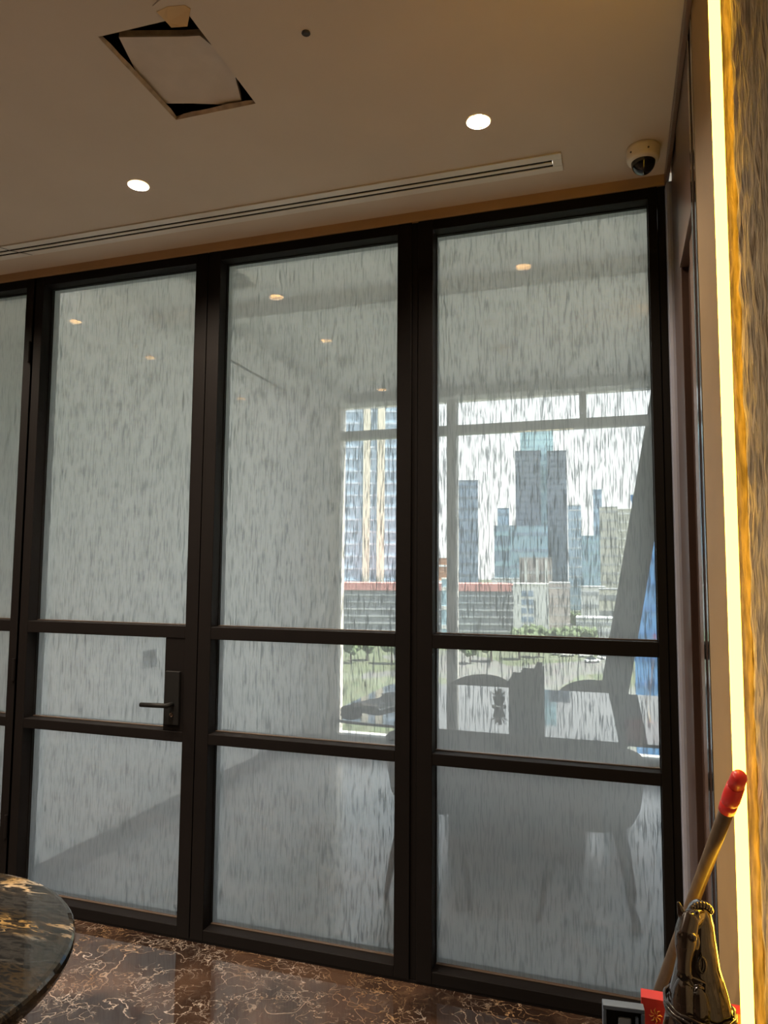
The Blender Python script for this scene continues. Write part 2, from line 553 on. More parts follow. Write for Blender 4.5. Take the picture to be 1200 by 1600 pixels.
# ------------------------------------------------------------------ linear slot diffuser
sv = empty('slot_diffuser', (-1.7, -0.2, ZC), 0, 'long white two-slot air diffuser in the lobby ceiling above the glazing', 'air vent')
def loc_box(x0, x1, y0, y1, z0, z1, ox=-1.7, oy=-0.2, oz=ZC):
    return bx(x0 - ox, x1 - ox, y0 - oy, y1 - oy, z0 - oz, z1 - oz)
for (x0, x1, y0, y1) in ((-3.32, -0.160, -0.256, -0.2215), (-3.32, -0.160, -0.1785, -0.144), (-0.192, -0.160, -0.2212, -0.1788), (-3.32, -3.294, -0.2212, -0.1788)):
    build('frame_edge', loc_box(x0, x1, y0, y1, ZC - 0.006, ZC - 0.0005), M['white_metal'], sv, bevel=0.001)
build('divider_bar', loc_box(-3.293, -0.193, -0.2085, -0.1915, ZC - 0.006, ZC + 0.010), M['white_metal'], sv, bevel=0.001)
for (y0, y1) in ((-0.2212, -0.2088), (-0.1912, -0.1788)):
    build('slot', loc_box(-3.293, -0.193, y0, y1, ZC - 0.0035, ZC + 0.010), M['void'], sv)  # solid black bars stand for the shade inside the slots
b = BM()
tube(b, [(-0.93, -0.10, -0.006), (-0.885, -0.02, -0.010), (-0.83, 0.05, -0.006)], 0.0012, 5)
build('loose_wire', b, M['darkgrey'], sv)

# ------------------------------------------------------------------ dome camera
cc = empty('dome_camera', (0.107, -0.192, ZC), 0, 'cream dome security camera with a dark bubble on the lobby ceiling corner', 'security camera')
b = BM()
lathe(b, [(0.030, -0.0005), (0.054, -0.0005), (0.055, -0.010), (0.0535, -0.038), (0.050, -0.046), (0.041, -0.050), (0.030, -0.050)], 36)
build('housing', b, M['cctv'], cc, smooth=True)
b = BM()
lathe(b, [(0.0395, -0.0505)] + [(0.039 * math.cos(a), -0.052 - 0.039 * math.sin(a)) for a in [k * PI / 16 for k in range(0, 8)]], 32)
build('bubble', b, M['dome'], cc, smooth=True)
for ang in (3.9, 5.0, 2.6):
    b = BM()
    M0 = Matrix.Translation((0.0535 * math.cos(ang), 0.0535 * math.sin(ang), -0.028)) @ Matrix.Rotation(ang, 4, 'Z') @ Matrix.Rotation(PI / 2, 4, 'Y')
    lathe(b, [(0.003, -0.001), (0.003, 0.0025), (0.001, 0.003)], 10, M=M0)
    build('screw', b, M['darkgrey'], cc)

# ------------------------------------------------------------------ glazed partition
def panel(idx, name, label, lock=False):
    x0, x1 = PX0[idx]
    r = empty(name, ((x0 + x1) / 2, 0, 0), 0, label, None, None, 'structure')
    ox = (x0 + x1) / 2
    sw = 0.060
    def B(a, b_, y0, y1, z0, z1): return bx(a - ox, b_ - ox, y0, y1, z0, z1)
    xr = x1 + sw if idx < 4 else 0.160
    build('stile', B(x0 - sw, x0, 0, FD, 0.0105, ZTOP), M['frame'], r, bevel=0.002)
    build('stile', B(x1, xr, 0, FD, 0.0105, ZTOP), M['frame'], r, bevel=0.002)
    build('rail', B(x0, x1, 0.001, FD, ZS[2][1], ZTOP), M['frame'], r, bevel=0.002)
    build('rail', B(x0, x1, 0.001, FD, 1.2236, ZS[2][0]), M['frame'], r, bevel=0.002)
    build('rail', B(x0, x1, 0.001, FD, 0.7910, ZS[1][0]), M['frame'], r, bevel=0.002)
    build('rail', B(x0, x1, 0.001, FD, 0.0105, ZS[0][0]), M['frame'], r, bevel=0.002)
    for k, (z0, z1) in enumerate(ZS):
        xe = x1
        if lock and k == 1: xe = x1 - 0.098
        b = BM()
        fs = box(b, x0 + 0.001 - ox, xe - 0.001 - ox, 0.072, 0.080, z0 + 0.001, z1 - 0.001)
        for i, f in enumerate(fs): f.material_index = 0 if i == 2 else 1
        build('glass_pane', b, [M['film'], M['clear']], r)
        w = 0.004
        bd = BM()
        box(bd, x0 - ox, xe - ox, 0.056, 0.0715, z0, z0 + w)
        build('sill_bead', bd, M['bead'], r, bevel=0.002)
        bd = BM()
        box(bd, x0 - ox, xe - ox, 0.056, 0.0715, z1 - w * 0.6, z1)
        box(bd, x0 - ox, x0 + w * 0.6 - ox, 0.056, 0.0715, z0 + w, z1 - w * 0.6)
        box(bd, xe - w * 0.6 - ox, xe - ox, 0.056, 0.0715, z0 + w, z1 - w * 0.6)
        build('glazing_bead', bd, M['frame'], r)
    if lock:
        lp = build('lock_block', B(x1 - 0.098, x1, 0.004, FD, ZS[1][0], 1.2236), M['frame'], r, bevel=0.002)
        pl = build('lock_plate', B(x1 - 0.084, x1 - 0.014, -0.012, 0.0035, 0.862, 1.085), M['black'], r, bevel=0.003)
        b = BM()
        hx = x1 - 0.045 - ox
        tube(b, [(hx, -0.0125, 0.948), (hx, -0.055, 0.948)], 0.010, 14)
        tube(b, [(hx + 0.008, -0.052, 0.948), (hx - 0.05, -0.053, 0.947), (hx - 0.128, -0.052, 0.945)], [0.0095, 0.010, 0.0095], 12)
        build('door_handle', b, M['black'], pl, smooth=True)
        b = BM()
        lathe(b, [(0.009, 0), (0.009, 0.004), (0.006, 0.005)], 16, M=Matrix.Translation((hx, -0.0125, 0.905)) @ Matrix.Rotation(PI / 2, 4, 'X'))
        build('keyhole', b, M['silver'], pl)
        for zz in (0.35, 1.05, 2.55):
            hb = BM()
            lathe(hb, [(0.008, -0.05), (0.008, 0.05)], 12, (x0 - sw - ox - 0.004, -0.006, zz))
            build('hinge', hb, M['frame'], r)
    return r
panel(0, 'window_1', 'far left rain-patterned glazed panel of the dark partition, outside the photo')
panel(1, 'window_2', 'rain-patterned glazed panel left of the door, cut by the photo edge')
panel(2, 'door_1', 'dark framed glazed door with a lever handle and lock plate', True)
panel(3, 'window_3', 'fixed dark framed glazed panel between the door and the right-hand panel')
panel(4, 'window_4', 'right-hand dark framed glazed panel showing the city window behind')
for i in range(4):
    a, c = PX0[i][1] + 0.061, PX0[i + 1][0] - 0.061
    t = build('trim_%d' % (3 + i), bx(a, c, 0.008, 0.10, 0.0, ZTOP), M['frame'], kind='structure', label='slim dark post between two glazed panels', bevel=0.0015)
build('trim_7', bx(0.161, 0.199, 0.004, 0.12, 0.0, ZTOP), M['frame'], kind='structure', label='dark end post of the partition at the right wall', bevel=0.002)
build('trim_8', bx(XL, PX0[0][0] - 0.061, 0.004, 0.11, 0.0, ZTOP), M['frame'], kind='structure', label='dark end post of the partition at the left wall')
build('trim_9', bx(XL, 0.199, 0.004, 0.10, 0.0, 0.0104), M['frame'], kind='structure', label='dark threshold strip under the partition')

# ------------------------------------------------------------------ lobby right wall
build('wall_right', bx(0.275, 0.40, -1.30, 0.12, 0, 3.0), M['panel2'], kind='structure', label='dark brown right wall behind the panelling')
wr_ = bpy.data.objects['wall_right']
def wall_part(name, x0, x1, y0, y1, z0, z1, m, bev=0.0015):
    return build(name, bx(x0, x1, y0, y1, z0, z1), m, wr_, bevel=bev)
wall_part('edge_trim', 0.185, 0.274, -0.060, -0.004, 0, 2.90, M['trim_grey'], 0.012)
wall_part('wall_panel', 0.205, 0.274, -0.330, -0.062, 0, ZC - 0.001, M['panel2'])
wall_part('head_panel', 0.200, 0.274, -0.735, -0.332, 2.466, ZC - 0.001, M['panel'])
wall_part('recess_jamb', 0.225, 0.274, -0.520, -0.332, 0, 2.464, M['panel2'])
wall_part('recess_panel', 0.212, 0.274, -0.735, -0.522, 0, 2.464, M['panel'])
wall_part('steel_strip', 0.198, 0.274, -0.765, -0.737, 0, ZC - 0.001, M['silver'])
wall_part('wall_panel', 0.206, 0.274, -0.815, -0.767, 0, ZC - 0.001, M['panel'])
wall_part('steel_strip', 0.198, 0.274, -0.840, -0.817, 0, ZC - 0.001, M['silver'])
b = BM()
prof = [(0.274, -0.842), (0.200, -0.842), (0.200, -0.866), (0.2290, -1.215), (0.2290, -1.274), (0.274, -1.274)]
lo = [b.verts.new((x, y, 0)) for x, y in prof]
hi = [b.verts.new((x, y, ZC - 0.001)) for x, y in prof]
b.faces.new(lo); b.faces.new(hi[::-1])
for i in range(6):
    b.faces.new((lo[i], lo[(i + 1) % 6], hi[(i + 1) % 6], hi[i]))
build('niche_panel', b, M['niche'], wr_)
wall_part('ceiling_trim', 0.186, 0.199, -1.2, -0.004, ZC - 0.045, ZC - 0.001, M['panel'])

lp = empty('led_strip_light', (0.1975, -1.25, 0), 0, 'tall warm glowing LED strip running beside the rough stone slab', 'strip light')
build('light_diffuser', bx(-0.0095, 0.0095, -0.010, 0.010, 0.02, ZC - 0.02), M['led'], lp, bevel=0.002)
build('channel', bx(0.0097, 0.0300, -0.004, 0.004, 0.0, ZC - 0.005), M['silver'], lp)

# rough stone slab
b = BM()
ny, nz_ = 46, 330
y_a, y_b = -1.283, -1.80
grid = []
for j in range(nz_ + 1):
    z = (ZC - 0.004) * j / nz_
    row = []
    for i in range(ny + 1):
        t = i / ny
        edge = 0.010 * noise.noise(Vector((0.3, 0.7, z * 7))) + 0.006 * noise.noise(Vector((2.3, 1.7, z * 23)))
        y = y_a + edge * (1 - t) ** 2 + (y_b - y_a) * t
        fib = noise.noise(Vector((y * 42 + 1.5 * noise.noise(Vector((z * 3, y * 4, 0))), z * 14.0, 1.2)))
        fib2 = noise.noise(Vector((y * 110, z * 26.0, 4.2)))
        big = noise.noise(Vector((y * 9, z * 1.8, 9.1)))
        rise = min(1.0, t * 14)
        x = 0.228 - 0.013 * math.sin(rise * PI / 2) - (0.005 * fib + 0.0035 * fib2 + 0.005 * big) * rise
        row.append(b.verts.new((x, y, z)))
    grid.append(row)
for j in range(nz_):
    for i in range(ny):
        b.faces.new((grid[j][i], grid[j][i + 1], grid[j + 1][i + 1], grid[j + 1][i]))
bk = []
for j in range(nz_ + 1):
    bk.append([b.verts.new((0.2315, grid[j][0].co.y, grid[j][0].co.z)), b.verts.new((0.2315, y_b, grid[j][0].co.z))])
for j in range(nz_):
    b.faces.new((grid[j][0], grid[j + 1][0], bk[j + 1][0], bk[j][0]))
    b.faces.new((grid[j][ny], bk[j][1], bk[j + 1][1], grid[j + 1][ny]))
    b.faces.new((bk[j][0], bk[j + 1][0], bk[j + 1][1], bk[j][1]))
M['stone'] = mat('rough_stone', (0.50, 0.38, 0.22), 0.8, var=0.5, scale=16, stretch=(3, 6, 1.2), bump=1.0)
build('stone_slab', b, M['stone'], smooth=True, label='tall rough split-face stone slab with a ragged edge beside the LED strip', cat='stone slab')
build('wall_right.001', bx(0.232, 0.40, -5.6, -1.302, 0, 3.0), M['lobbywall'], kind='structure', label='right wall of the lobby behind the stone slab')

# ------------------------------------------------------------------ meeting room shell
YF = 3.20
ZS_ = 2.97
ZT = 3.055
build('floor.001', bx(-4.6, 1.72, 0.0501, 3.6, -0.06, 0.0), M['mfloor'], kind='structure', label='smooth light grey meeting room floor')
build('ceiling.001', bx(-4.6, 1.6, 0.11, 3.3, ZT, ZT + 0.05), M['mceil'], kind='structure', label='white meeting room ceiling')
build('trim_10', bx(-2.20, 1.6, 0.92, 1.00, ZS_, ZT - 0.0005), M['mceil'], kind='structure', label='shallow cross beam on the meeting room ceiling')
build('trim_11', bx(-2.649, -2.20, 0.92, 3.199, ZS_, ZT - 0.0005), M['mceil'], kind='structure', label='dropped ceiling strip along the left wall of the meeting room')
build('trim_12', bx(-2.1995, 1.6, 3.08, 3.199, ZS_, ZT - 0.0005), M['mceil'], kind='structure', label='dropped ceiling strip above the meeting room window')
M['shading'] = mat('tray_shade_grey', (0.42, 0.42, 0.41), 0.8, var=0.02)  # grey strips paint the shade on the beam and tray faces
build('trim_14', bx(-2.1900, 1.6, 0.912, 0.9198, ZS_ - 0.002, ZT - 0.0005), M['shading'], kind='structure', label='added strip of grey fascia on the near side of the ceiling beam')
build('trim_15', bx(-2.1998, -2.192, 1.0005, 3.078, ZS_ - 0.002, ZT - 0.0005), M['shading'], kind='structure', label='added strip of grey fascia along the dropped ceiling strip on the left')
build('trim_16', bx(-2.1915, 1.6, 3.071, 3.0798, ZS_ - 0.002, ZT - 0.0005), M['shading'], kind='structure', label='added strip of grey fascia above the meeting room window')
build('wall_center', bx(-2.70, -2.65, 0.112, YF, 0, ZT - 0.0005), M['wall'], kind='structure', label='white left wall of the meeting room')
build('wall_far', bx(-2.649, -2.42, YF, YF + 0.12, 0, ZT - 0.0005), M['wall'], kind='structure', label='narrow white pier left of the meeting room window')
build('wall_near', bx(0.401, 1.6, 0.0, 0.11, 0, 3.1), M['wall'], kind='structure', label='white wall beside the partition')
build('wall_left.001', bx(-4.7, -4.6, 0.115, 3.5, 0, 3.1), M['wall'], kind='structure', label='white left wall of the neighbouring room')
build('baseboard_left', bx(-2.649, -2.637, 0.115, YF - 0.001, 0, 0.115), M['mbase'], kind='structure', label='grey skirting along the meeting room left wall')
build('baseboard_far', bx(-2.636, -2.42, YF - 0.013, YF - 0.001, 0, 0.115), M['mbase'], kind='structure', label='grey skirting on the pier beside the window')

def city_window(name, label, xa, xb, mulls, top_mulls):
    r = empty(name, ((xa + xb) / 2, YF, 0), 0, label, kind='structure')
    ox = (xa + xb) / 2
    FW = 0.10
    def B(a, c, y0, y1, z0, z1): return bx(a - ox, c - ox, y0 - YF, y1 - YF, z0, z1)
    build('window_frame', B(xa, xa + FW, YF, YF + 0.12, 0.13, ZS_), M['white_metal'], r)
    build('window_frame', B(xb - 0.05, xb, YF, YF + 0.12, 0.13, ZS_), M['alu'], r)
    build('sill', B(xa, xb, YF - 0.02, YF + 0.14, 0.0, 0.13), M['alu'], r)
    build('head', B(xa, xb, YF, YF + 0.12, ZS_, ZT - 0.0005), M['mceil'], r)
    build('transom', B(xa + FW, xb - 0.05, YF, YF + 0.10, 2.680, 2.752), M['alu'], r)
    for x, w in mulls:
        build('mullion', B(x - w / 2, x + w / 2, YF - 0.01, YF + 0.10, 0.13, 2.679), M['alu'], r)
    for x, w in top_mulls:
        build('mullion', B(x - w / 2, x + w / 2, YF - 0.01, YF + 0.10, 2.753, ZS_), M['alu'], r)
    ex = [xa + FW] + [v for x, w in mulls for v in (x - w / 2, x + w / 2)] + [xb - 0.05]
    for k in range(0, len(ex), 2):
        build('pane', B(ex[k], ex[k + 1], YF + 0.045, YF + 0.053, 0.131, 2.679), M['winglass'], r)
    ex = [xa + FW] + [v for x, w in top_mulls for v in (x - w / 2, x + w / 2)] + [xb - 0.05]
    for k in range(0, len(ex), 2):
        build('pane', B(ex[k], ex[k + 1], YF + 0.045, YF + 0.053, 2.753, ZS_ - 0.001), M['winglass'], r)
city_window('window_5', 'full height city window of the meeting room with a high transom', -2.42, 1.6, [(-1.318, 0.078), (0.62, 0.078)], [(-1.318, 0.078), (-0.245, 0.052), (0.62, 0.05)])
city_window('window_6', 'full height window of the neighbouring room on the left', -4.6, -2.70, [(-3.6, 0.078)], [(-3.6, 0.078)])

w7 = empty('fill_window', (1.6, 1.6, 0), 0, 'unseen full height window added for daylight on the right side of the meeting room', kind='structure')  # invented glazing that lets more daylight into the room
build('sill', bx(0, 0.12, -1.6, 1.72, 0, 0.13), M['alu'], w7)
build('head', bx(0, 0.12, -1.6, 1.72, ZS_, ZT), M['mceil'], w7)
for (a, c) in ((-1.6, -1.48), (-0.04, 0.04), (1.60, 1.72)):
    build('mullion', bx(0, 0.12, a, c, 0.131, ZS_ - 0.001), M['alu'], w7)
for (a, c) in ((-1.479, -0.041), (0.041, 1.599)):
    build('transom', bx(0.01, 0.11, a, c, 2.68, 2.752), M['alu'], w7)
    build('pane', bx(0.05, 0.058, a, c, 0.131, 2.679), M['winglass'], w7)
    build('pane', bx(0.05, 0.058, a, c, 2.753, ZS_ - 0.001), M['winglass'], w7)

# slanted steel brace just outside the window
b = BM()
yb = 3.42
k = (yb + 2.69) / 5.89
def at_y(x, z): return (x * k, 1.51 + (z - 1.51) * k)
(l0, z0), (l1, z1) = at_y(0.20, 2.54), at_y(-0.13, 0.71)
sl = (l0 - l1) / (z0 - z1)
wd = 0.215
za, zb = -0.6, 3.4
vs = []
for yy in (yb, yb + 0.22):
    for z, in ((za,), (zb,)):
        xx = l1 + (z - z1) * sl
        vs += [b.verts.new((xx, yy, z)), b.verts.new((xx + wd, yy, z))]
for f in ((0, 1, 3, 2), (4, 6, 7, 5), (0, 4, 5, 1), (2, 3, 7, 6), (0, 2, 6, 4), (1, 5, 7, 3)):
    b.faces.new([vs[i] for i in f])
build('trim_13', b, M['brace'], kind='structure', label='slanted dark grey structural brace outside the window')

# ------------------------------------------------------------------ meeting ceiling fittings
def ceil_disc(name, x, y, prof, label, cat):
    b = BM()
    lathe(b, prof, 24)
    return build(name, b, M['white_metal'], label=label, cat=cat, smooth=True, loc=(x, y, ZT))
sm = empty('smoke_detector', (-0.705, 2.15, ZT), 0, 'white smoke detector with a stepped body on the meeting room ceiling', 'smoke detector')
b = BM(); lathe(b, [(0.075, -0.0005), (0.075, -0.008), (0.070, -0.012)], 28); build('base_ring', b, M['white_metal'], sm, smooth=True)
b = BM(); lathe(b, [(0.055, -0.0125), (0.050, -0.035), (0.040, -0.050), (0.02, -0.053)], 28); build('sensor_body', b, M['white_metal'], sm, smooth=True)
ceil_disc('sprinkler_cover', -0.71, 1.63, [(0.045, -0.0005), (0.045, -0.010), (0.040, -0.014)], 'flat round cover plate on the meeting room ceiling, nearer than the smoke detector', 'ceiling cover')
ceil_disc('sprinkler_cover', -0.72, 2.59, [(0.042, -0.0005), (0.042, -0.010), (0.038, -0.013)], 'flat round cover plate on the meeting room ceiling, beyond the smoke detector', 'ceiling cover')
ceil_disc('sprinkler_cover', -1.86, 2.12, [(0.055, -0.0005), (0.055, -0.012), (0.050, -0.016)], 'round cover plate over the door side of the meeting room, the nearer of two', 'ceiling cover')
ceil_disc('sprinkler_cover', -1.84, 2.63, [(0.050, -0.0005), (0.050, -0.012), (0.045, -0.016)], 'round cover plate over the door side of the meeting room, the farther of two', 'ceiling cover')
build('slot_vent', bx(-0.012, 0.012, -0.42, 0.42, -0.004, -0.0005), M['darkgrey'], label='thin dark slot vent in the dropped strip along the meeting room left wall', cat='air vent', loc=(-2.535, 2.05, ZS_))
gv = empty('ceiling_grille', (-1.98, 0.52, ZT), 0, 'white slatted grille on the meeting room ceiling just inside the partition', 'air vent')
for (a, c, d, e_) in ((-0.18, 0.18, -0.18, -0.16), (-0.18, 0.18, 0.16, 0.18), (-0.18, -0.16, -0.159, 0.159), (0.16, 0.18, -0.159, 0.159)):
    build('grille_frame', bx(a, c, d, e_, -0.012, -0.0005), M['white_metal'], gv)
for i in range(6):
    y = -0.13 + i * 0.052
    b = BM()
    box(b, -0.159, 0.159, -0.018, 0.018, -0.0015, 0.0015, M=Matrix.Translation((0, y, -0.012)) @ Matrix.Rotation(0.45, 4, 'X'))
    build('slat', b, M['alu'], gv)

sp = empty('wall_controller', (-2.65, 0.995, 0.99), 0, 'small grey control plate on the white wall seen through the door glass', 'wall switch')
build('plate', bx(0.0005, 0.010, -0.058, 0.058, -0.052, 0.052), M['grey'], sp, bevel=0.002)
build('screen', bx(0.0102, 0.012, -0.04, 0.04, -0.005, 0.04), M['darkgrey'], sp)

# ------------------------------------------------------------------ conference table and chairs
ct = empty('conference_table', (-0.25, 1.53, 0), 0, 'long glossy dark conference table by the city window', 'table')
b = BM()
outl = []
hx_, hy_ = 1.26, 0.705
for i in range(48):
    a = 2 * PI * i / 48
    c_, s_ = math.cos(a), math.sin(a)
    ex_ = 0.22
    outl.append((hx_ * math.copysign(abs(c_) ** ex_, c_), hy_ * math.copysign(abs(s_) ** ex_, s_)))
lo = [b.verts.new((x, y, 0.734)) for x, y in outl]
hi = [b.verts.new((x, y, 0.748)) for x, y in outl]
b.faces.new(lo[::-1]); b.faces.new(hi)
for i in range(48):
    j = (i + 1) % 48
    b.faces.new((lo[i], lo[j], hi[j], hi[i]))
build('tabletop', b, M['mtable'], ct, bevel=0.003)
build('pedestal', bx(-0.66, 0.05, -0.22, 0.42, 0.0, 0.733), M['mtleg'], ct, bevel=0.004)
build('pedestal', bx(0.72, 1.10, -0.22, 0.22, 0.0, 0.733), M['mtleg'], ct, bevel=0.004)

def chair():
    r = empty('tub_chair')
    # shell: back at local -y, open to +y
    b = BM()
    n = 28
    inner, outer = [], []
    def hgt(a): return 0.665 + 0.125 * max(0.0, math.cos(a)) ** 0.8
    for k in range(n + 1):
        a = -1.95 + 3.9 * k / n
        ring = []
        for (rad, z) in ((0.205, 0.40), (0.235, 0.46), (0.258, 0.60), (0.262, hgt(a) - 0.012), (0.252, hgt(a)), (0.236, hgt(a) - 0.012), (0.232, 0.60), (0.21, 0.47), (0.185, 0.425)):
            ring.append(b.verts.new((rad * math.sin(a) * 0.98, -rad * math.cos(a), z)))
        inner.append(ring)
    for A, B_ in zip(inner, inner[1:]):
        m_ = len(A)
        for q in range(m_):
            b.faces.new((A[q], A[(q + 1) % m_], B_[(q + 1) % m_], B_[q]))
    b.faces.new(inner[0]); b.faces.new(inner[-1][::-1])
    build('backrest', b, M['fabric'], r, smooth=True)
    b = BM()
    lathe(b, [(0.15, 0.395), (0.19, 0.400), (0.20, 0.43), (0.198, 0.465), (0.17, 0.482), (0.05, 0.488)], 28)
    build('seat', b, M['fabric'], r, smooth=True)
    for sx in (-1, 1):
        for sy in (-1, 1):
            b = BM()
            tube(b, [(sx * 0.13, sy * 0.13, 0.394), (sx * 0.17, sy * 0.17, 0.2), (sx * 0.20, sy * 0.20, 0.001)], [0.022, 0.017, 0.012], 10)
            build('leg', b, M['chairleg'], r, smooth=True)
    return r
ch = chair()
spots = [(-0.155, 0.845, 0.0, 'grey tub chair in front of the conference table at the right, nearest the glass'),
         (-0.86, 0.845, 0.0, 'grey tub chair before the table behind the post of the right-hand panel'),
         (-0.92, 2.26, PI, 'grey tub chair on the window side of the table, left of the stepped rack'),
         (-0.17, 2.26, PI, 'grey tub chair on the window side of the table, at the right before the brace')]
for i, (x, y, a, lab) in enumerate(spots):
    o = ch if i == 0 else copy_tree(ch)
    o.location = (x, y, 0)
    o.rotation_euler = (0, 0, a)
    tag(o, lab, 'chair', 'grey tub chairs around the conference table')

# stepped rack on the table
rk = empty('desktop_rack', (-0.50, 1.55, 0.748), 0, 'dark stepped desktop rack standing on the conference table', 'rack')
for i, (a, c, h) in enumerate(((-0.105, -0.052, 0.160), (-0.051, 0.030, 0.188), (0.031, 0.080, 0.225))):
    cp_ = build('compartment', bx(a, c, -0.06, 0.10, 0.001, h), M['black'], rk, bevel=0.003)
    for q in range(3):
        yy = -0.04 + q * 0.05
        build('file_tab', bx(a + 0.008, c - 0.008, yy, yy + 0.02, h, h + 0.012 + 0.006 * q), M['darkgrey'], cp_)
b = BM()
lathe(b, [(0.014, 0), (0.016, 0.03), (0.009, 0.036), (0.009, 0.045)], 14)
build('clear_bottle', b, M['winglass'], label='small clear bottle on top of the tallest step of the dark rack', cat='bottle', loc=(-0.450, 1.51, 0.748 + 0.2265), smooth=True).location.z += 0.024
b = BM()
lathe(b, [(0.018, 0), (0.021, 0.04)], 14)
build('clear_cup', b, M['winglass'], label='small clear cup on the middle step of the dark rack', cat='cup', loc=(-0.511, 1.52, 0.748 + 0.213), smooth=True)
pp = empty('potted_plant', (-0.665, 1.52, 0.748), 0, 'small dark potted plant on a white foot left of the stepped rack', 'plant')
b = BM(); lathe(b, [(0.040, 0.001), (0.042, 0.006), (0.03, 0.010)], 20); build('saucer', b, M['page'], pp, smooth=True)
b = BM(); lathe(b, [(0.024, 0.0105), (0.036, 0.055), (0.033, 0.055)], 20); build('pot', b, M['black'], pp, smooth=True)
for i in range(14):
    b = BM()
    a = i * 2.4
    el = 0.5 + 0.5 * (i % 3)
    c0 = Vector((0.012 * math.cos(a), 0.012 * math.sin(a), 0.055))
    d = Vector((math.cos(a) * math.cos(el), math.sin(a) * math.cos(el), math.sin(el)))
    s = Vector((-math.sin(a), math.cos(a), 0))
    q = [c0, c0 + d * 0.025 + s * 0.010, c0 + d * 0.05, c0 + d * 0.025 - s * 0.010]
    t_ = Vector((0, 0, 0.001))
    lo = [b.verts.new(p) for p in q]; hi = [b.verts.new(p + t_) for p in q]
    b.faces.new(lo); b.faces.new(hi[::-1])
    for k_ in range(4):
        b.faces.new((lo[k_], lo[(k_ + 1) % 4], hi[(k_ + 1) % 4], hi[k_]))
    build('leaf', b, M['leaf'], pp)
# notebooks, glove-like pouch at the left end of the table
def notebook(name, x, y, z, rz, w, h, t, label):
    r = empty(name, (x, y, z), rz, label, 'notebook')
    build('cover', bx(-w / 2, w / 2, -h / 2, h / 2, 0.0005, 0.003), M['darkgrey'], r)
    build('pages', bx(-w / 2 + 0.004, w / 2 - 0.004, -h / 2 + 0.004, h / 2 - 0.004, 0.0032, t - 0.003), M['page'], r)
    build('cover', bx(-w / 2, w / 2, -h / 2, h / 2, t - 0.0028, t), M['darkgrey'], r, bevel=0.001)
    return r
notebook('notebook', -1.30, 1.33, 0.748, -0.35, 0.20, 0.34, 0.022, 'dark covered notebook lying on the left end of the conference table')
notebook('notebook', -1.29, 1.64, 0.748, -0.45, 0.17, 0.17, 0.018, 'smaller dark notebook lying behind the first one on the conference table')
ms = empty('desk_phone', (-1.40, 1.07, 0.748), 0.3, 'dark rounded conference speaker puck on the near left corner of the table', 'speaker')
b = BM(); lathe(b, [(0.055, 0.0005), (0.060, 0.012), (0.050, 0.030), (0.02, 0.036)], 24); build('body', b, M['black'], ms, smooth=True)
b = BM(); lathe(b, [(0.018, 0.0365), (0.017, 0.039), (0.010, 0.040)], 18); build('button', b, M['grey'], ms, smooth=True)

# ------------------------------------------------------------------ round marble table in the lobby
mt = empty('round_table', (-1.495, -1.653, 0), 0, 'round black marble table with gold veins at the lower left', 'table')
b = BM()
R_ = 0.476
lathe(b, [(R_ - 0.012, 0.708), (R_ - 0.003, 0.712), (R_, 0.722), (R_, 0.736), (R_ - 0.004, 0.742), (R_ - 0.012, 0.744)], 96)
build('tabletop', b, M['tabletop'], mt)
b = BM(); lathe(b, [(0.035, 0.03), (0.030, 0.2), (0.030, 0.6), (0.12, 0.7075)], 32); build('pedestal', b, M['black'], mt, smooth=True)
b = BM(); lathe(b, [(0.24, 0.0), (0.24, 0.012), (0.10, 0.03)], 48); build('base', b, M['black'], mt)

# ------------------------------------------------------------------ broom leaning on the right wall
br = empty('broom', (-0.033, -0.396, 0), 0, 'brown broom pole with a red end cap leaning across the LED strip', 'broom')
p_top = Vector((0.183, -1.360, 1.185)); p_bot = Vector((-0.0196, -0.453, 0.07))
org = Vector((-0.033, -0.396, 0))
d = (p_top - p_bot).normalized()
def on(s): return p_bot - org + d * s
Lp = (p_top - p_bot).length
b = BM(); tube(b, [on(0), on(Lp * 0.5), on(Lp - 0.075)], 0.0120, 16); build('pole', b, M['pole'], br, smooth=True)
b = BM(); tube(b, [on(Lp - 0.098), on(Lp - 0.0745)], 0.0140, 16); tube(b, [on(Lp - 0.0745), on(Lp - 0.068), on(Lp - 0.03)], [0.0140, 0.0150, 0.0140], 16)
tube(b, [on(Lp - 0.03), on(Lp - 0.006), on(Lp)], [0.0130, 0.0125, 0.010], 16)
build('end_cap', b, M['red'], br, smooth=True, label='red plastic end cap')
b = BM(); tube(b, [on(0.42), on(0.445)], 0.0128, 14); build('band', b, M['darkgrey'], br, smooth=True)
build('head', bx(-0.13, 0.13, -0.03, 0.03, 0.055, 0.075), M['bristle'], br, bevel=0.006)
b = BM()
for i in range(26):
    for j in range(5):
        x = -0.12 + i * 0.0096
        y = -0.022 + j * 0.011
        box(b, x - 0.003, x + 0.003, y - 0.003, y + 0.003, 0.0, 0.0545)
build('bristles', b, M['bristle'], br, kind='stuff')

# ------------------------------------------------------------------ console with statue, red box, frame
CZ = 0.64
cn = empty('console_table', (0.03, -1.45, 0), 0, 'low dark console below the photo edge carrying the statue and red box', 'table')
build('top', bx(-0.13, 0.152, -0.22, 0.255, CZ - 0.025, CZ), M['black'], cn, bevel=0.003)
for sx in (-0.115, 0.14):
    for sy in (-0.205, 0.235):
        build('leg', bx(sx - 0.012, sx + 0.012, sy - 0.012, sy + 0.012, 0, CZ - 0.026), M['black'], cn)

